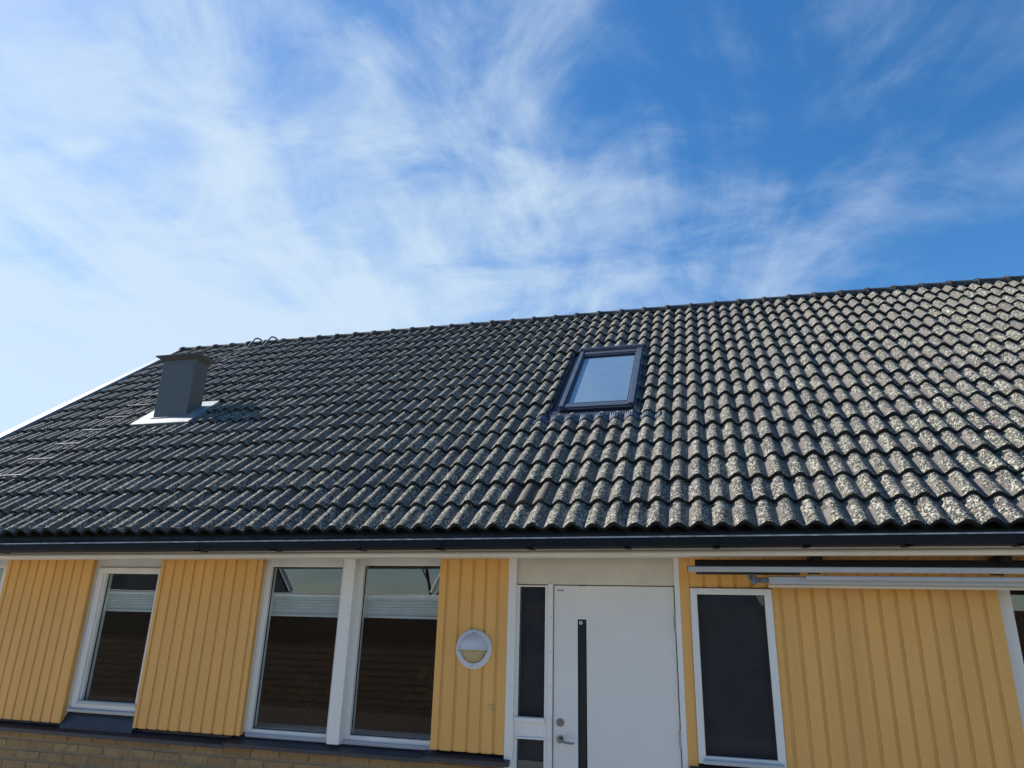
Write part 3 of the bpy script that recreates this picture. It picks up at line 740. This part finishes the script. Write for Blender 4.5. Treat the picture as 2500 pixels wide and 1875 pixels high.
# ------------------------------------------------------------------ roof ladder
lad = empty('roof_ladder', 'thin grey steel ladder lying on the roof tiles left of the chimney', 'roof ladder')
def lx_(side, s_): return (-7.515 if side == 0 else -7.195) + .115*max(0, (s_-1)/5)
for side in (0, 1):
    q = MB(); pts = [R(lx_(side, s_)+(.03 if side == 0 else -.03), s_, .075) for s_ in (.9, 2, 3, 4, 5, RIDGE_S-.30)]
    q.tube(pts, .006, 6); q.obj('rail', 'rung', lad)
    q = MB(); xr = -7.25 if side == 0 else -6.95
    pts = [R(xr-.04, RIDGE_S-.50, .075), R(xr-.01, RIDGE_S-.24, .085)]
    for k in range(1, 10):
        a = math.pi*k/10; pts.append(Vector((xr+.03*k/10, YR-.125*math.cos(a), ZR+.055+.085*math.sin(a)**.8)))
    pts.append(Vector((xr+.03, YR+.22, ZR-.12)))
    q.tube(pts, .014, 8); q.obj('ridge_hook', 'rung', lad)
for k in range(13):
    s_ = 1.09+.4*k
    q = MB(); q.tube([R(lx_(0, s_)-.02, s_, .092), R(lx_(1, s_)+.02, s_, .092)], .0085, 8); q.obj('rung', 'rungtop', lad)
    for side in (0, 1):
        xx = lx_(side, s_)+(.03 if side == 0 else -.03)
        q = MB(); q.tube([R(xx, s_+.02, .092), R(xx, s_-.02, .03)], .006, 6); q.obj('rung_bracket', 'galv', lad)

# ------------------------------------------------------------------ awning
aw = empty('awning', 'retracted awning with dark roll and white aluminium front bar above the right-hand wall', 'awning')
ax0, ax1 = -.155, 5.2
q = MB(); q.bev(ax0, ax1, D+.12, D+.19, 2.160, 2.194, .005); q.obj('front_bar', 'alu', aw)
q = MB(); q.bev(ax0+.01, ax1, D+.125, D+.185, 2.1945, 2.198, .001); q.bev(ax0-.002, ax0, D+.118, D+.192, 2.158, 2.199, .0005); q.obj('front_bar_edge', 'dark', aw)
q = MB(); n = 16; rr = .044
prf = [(D+.265+rr*math.cos(2*math.pi*k/n), 2.213+rr*.85*math.sin(2*math.pi*k/n)) for k in range(n)]
q.prof_x(prf, ax0+.055, ax1-.03, None, True, True); q.obj('fabric_roll', 'fabric', aw)
q = MB(); q.add([(ax0+.05, D+.175, 2.202), (ax1-.03, D+.175, 2.202), (ax1-.03, D+.25, 2.252), (ax0+.05, D+.25, 2.252), (ax0+.05, D+.175, 2.198), (ax1-.03, D+.175, 2.198), (ax1-.03, D+.25, 2.247), (ax0+.05, D+.25, 2.247)], [(0, 1, 2, 3), (7, 6, 5, 4), (0, 4, 5, 1), (0, 3, 7, 4)]); q.obj('fabric_cover', 'fabric', aw)
q = MB(); q.bev(ax0+.055, .60, D+.21, D+.29, 2.150, 2.162, .003); q.obj('lower_rail', 'dark', aw)
q = MB(); q.bev(.39, ax1-.4, D+.22, D+.26, 2.086, 2.138, .006); q.obj('lower_arm', 'alu', aw)
q = MB(); q.bev(.628, ax1-.6, D+.17, D+.205, 2.112, 2.140, .006); q.obj('upper_arm', 'alu', aw)
q = MB(); q.bev(.39, ax1-.4, D+.265, D+.30, 2.066, 2.088, .004); q.obj('square_bar', 'cream', aw)
q = MB(); q.disc((.288, 2.098), .021, .019, D+.24, D+.19, 16); q.bev(.27, .31, D+.22, D+.27, 2.085, 2.155, .006); q.bev(.30, .395, D+.235, D+.275, 2.095, 2.13, .005); q.disc((.345, 2.102), .014, .012, D+.235, D+.20, 12); q.tube([(.262, D+.22, 2.115), (.262, D+.22, 2.15)], .010, 8); q.obj('elbow_joint', 'galv', aw)
for xb_ in (.682, 1.835, 3.4, 4.7):
    q = MB(); q.bev(xb_, xb_+.072, D+.23, YW-.0135, 2.215, 2.279, .004); q.bev(xb_-.005, xb_+.077, YW-.013, YW-.0015, 2.17, 2.279, .002); q.obj('bracket', 'dark', aw)

# ------------------------------------------------------------------ wall lamp
lx, lz = -1.820, 1.585
lm = empty('wall_lamp', 'round white wall lamp with hooded top and yellowed glass on yellow boards beside door', 'wall lamp')
q = MB(); q.disc((lx, lz), .146, .146, YW-.001, YW-.014, 56); q.disc((lx, lz), .146, .136, YW-.014, YW-.024, 56); q.obj('base_ring', 'lampw', lm)
def dome(r_, dep, y0, a0, a1, nr=10, na=28):
    vs = []; fs = []
    for i in range(nr+1):
        ph = math.pi/2*i/nr; rr_ = r_*math.cos(ph); yy = y0-dep*math.sin(ph)
        for j_ in range(na+1):
            a = a0+(a1-a0)*j_/na; vs.append((lx+rr_*math.cos(a), yy, lz+rr_*math.sin(a)))
    for i in range(nr):
        for j_ in range(na): p = i*(na+1)+j_; fs.append((p, p+1, p+na+2, p+na+1))
    return vs, fs
q = MB(); vs, fs = dome(.100, .062, YW-.024, 0, 2*math.pi); q.add(vs, fs, True); q.obj('glass_dome', 'lampy', lm)
q = MB(); vs, fs = dome(.112, .078, YW-.024, 0, math.pi); q.add(vs, fs, True)
# brim along the hood's straight lower edge
n = 20; a_ = []
for k in range(n+1):
    t_ = math.pi*k/n; a_.append((lx-.118*math.cos(t_)*1.05, YW-.024-.086*math.sin(t_)))
q.add([(x, y, lz+.004) for x, y in a_]+[(x, y, lz-.004) for x, y in a_], [tuple(range(n+1)), tuple(range(n+1, 2*n+2))[::-1]]+[(k, k+1, n+2+k, n+1+k) for k in range(n)])
q.obj('hood', 'lampw', lm)
q = MB()
for x, z in ((lx, lz+.121), (lx-.004, lz-.122), (lx-.116, lz-.014), (lx+.112, lz-.016)): q.disc((x, z), .005, .005, YW-.0235, YW-.0262, 10)
q.obj('screw_hole', 'dark', lm)
q = MB(); q.disc((lx, lz), .104, .102, YW-.0241, YW-.0275, 40); q.obj('glass_gasket', 'rubber', lm)

bl = empty('doorbell', 'small cream doorbell button low on the yellow boards left of the door', 'doorbell')
q = MB(); q.bev(-1.679, -1.657, YW-.016, YW-.001, 1.137, 1.191, .003); q.obj('bell_plate', 'bell', bl)
q = MB(); q.disc((-1.668, 1.166), .0075, .0075, YW-.016, YW-.0165, 16); q.obj('button_surround', 'label', bl)
q = MB(); q.disc((-1.668, 1.166), .0058, .005, YW-.0165, YW-.020, 16); q.obj('button', 'bell', bl)

# ------------------------------------------------------------------ plants behind the glass
def plant(x, y, z, h, n, seed, label):
    r_ = random.Random(seed)
    root = empty('potted_plant', label, 'plant')
    p = MB(); p.tube([(x, y, z), (x, y, z+.02), (x, y, z+.13), (x, y, z+.14)], [.05, .055, .075, .078], 16); p.obj('pot', 'pot', root)
    st_ = MB(); lf_ = MB()
    for k in range(n):
        a = r_.uniform(0, 6.28); hh = h*r_.uniform(.35, 1); sp_ = r_.uniform(.03, .22)
        tip = Vector((x+sp_*math.cos(a), y+sp_*.6*math.sin(a), z+.12+hh)); mid = Vector((x+sp_*.3*math.cos(a), y, z+.12+hh*.6))
        st_.tube([(x, y, z+.1), mid, tip], .003, 5)
        ln = r_.uniform(.07, .13); wd = ln*.42
        dd = Vector((math.cos(a), math.sin(a)*.5, r_.uniform(-.5, .3))).normalized(); sd = dd.cross(Vector((0, .6, 1))).normalized()
        pts = [tip]+[tip+dd*ln*t_+sd*wd*w_ for t_, w_ in ((.25, .8), (.6, .9), (1, 0), (.6, -.9), (.25, -.8))]
        lf_.add(pts, [(0, 1, 2, 3), (0, 3, 4, 5)])
    st_.obj('stem', 'leaf', root); lf_.obj('foliage', 'leaf', root, kind='stuff')
plant(-2.40, YW+.85, .84, .42, 26, 4, 'leafy green plant in a dark pot behind the glass next to the lamp panel')
plant(-3.72, YW+.95, .80, .36, 22, 9, 'leafy green plant in a dark pot behind the glass left of the boxed mullion')
q = MB(); q.bev(-6.0, -1.80, YW+.165, YW+.45, .875, .90, .004); q.obj('interior_sill', 'white', house)

# ------------------------------------------------------------------ across the yard (seen only as reflections in the glass)
nb = empty('neighbour_building', 'brown boarded outbuilding across the yard facing the house', 'outbuilding')
YN = -3.2; q = MB()
q.box(-22, 9, YN-.3, YN-.02, 0, 2.26); q.obj('wall', 'brown', nb)
q = MB()
for k in range(16):
    z = .02+.140*k; q.add([(-22, YN, z), (9, YN, z), (9, YN-.003, z+.1385), (-22, YN-.003, z+.1385), (-22, YN-.02, z), (9, YN-.02, z)], [(0, 1, 2, 3), (0, 4, 5, 1)])
q.obj('lap_boards', 'brown', nb, kind='stuff')
q = MB(); q.bev(-22.1, -4.2, YN-.3, YN+.12, 2.26, 2.36, .01); q.obj('fascia', 'white', nb)
for gx, gw, hh in ((-12.3, 3.0, 4.5), (-2.46, 3.4, 6.5)):
    q = MB(); ya, yb_ = YN-.55, YN-.35; a = [(gx-gw, ya, 2.2), (gx+gw, ya, 2.2), (gx, ya, 2.2+hh)]; b = [(p[0], yb_, p[2]) for p in a]
    q.add(a+b, [(0, 1, 2), (5, 4, 3), (0, 2, 5, 3), (1, 4, 5, 2), (0, 3, 4, 1)]); q.obj('gable', 'darkroof', nb)
    q = MB()
    for sg in (-1, 1):
        p0 = Vector((gx+sg*gw, yb_+.03, 2.42)); p1 = Vector((gx, yb_+.03, 2.42+hh)); q.tube([p0, p1], .055, 4, False)
    q.obj('bargeboard', 'white', nb)
def bare_tree(x, y, h, seed, label):
    r_ = random.Random(seed); t_ = empty('bare_tree', label, 'tree', 'bare trees behind the outbuilding'); tb = MB(); cb = MB()
    def br(p, d_, ln, rad, lev):
        n = 4; pts = [p]; dd = d_.copy()
        for k in range(n):
            dd = (dd+Vector((r_.uniform(-.18, .18), r_.uniform(-.18, .18), r_.uniform(-.05, .12)))).normalized(); pts.append(pts[-1]+dd*ln/n)
        (tb if lev == 0 else cb).tube(pts, [rad*(1-.55*k/n) for k in range(n+1)], 5 if lev > 1 else 8)
        if lev < 4:
            for k in range(5 if lev < 3 else 4):
                q_ = pts[r_.randint(1 if lev else 2, n)]; a = r_.uniform(0, 6.28)
                nd = (dd+Vector((math.cos(a), math.sin(a), .25))*r_.uniform(.6, 1.0)).normalized(); br(q_, nd, ln*r_.uniform(.5, .7), rad*.42, lev+1)
    br(Vector((x, y, 0)), Vector((0, 0, 1)), h*.5, h*.009, 0)
    tb.obj('trunk', 'bark', t_); cb.obj('crown', 'bark', t_)
bare_tree(-10.6, YN-14, 11, 1, 'bare tree behind the outbuilding, farther from the door'); bare_tree(-8.3, YN-16, 12, 5, 'bare tree behind the outbuilding, nearer the door')
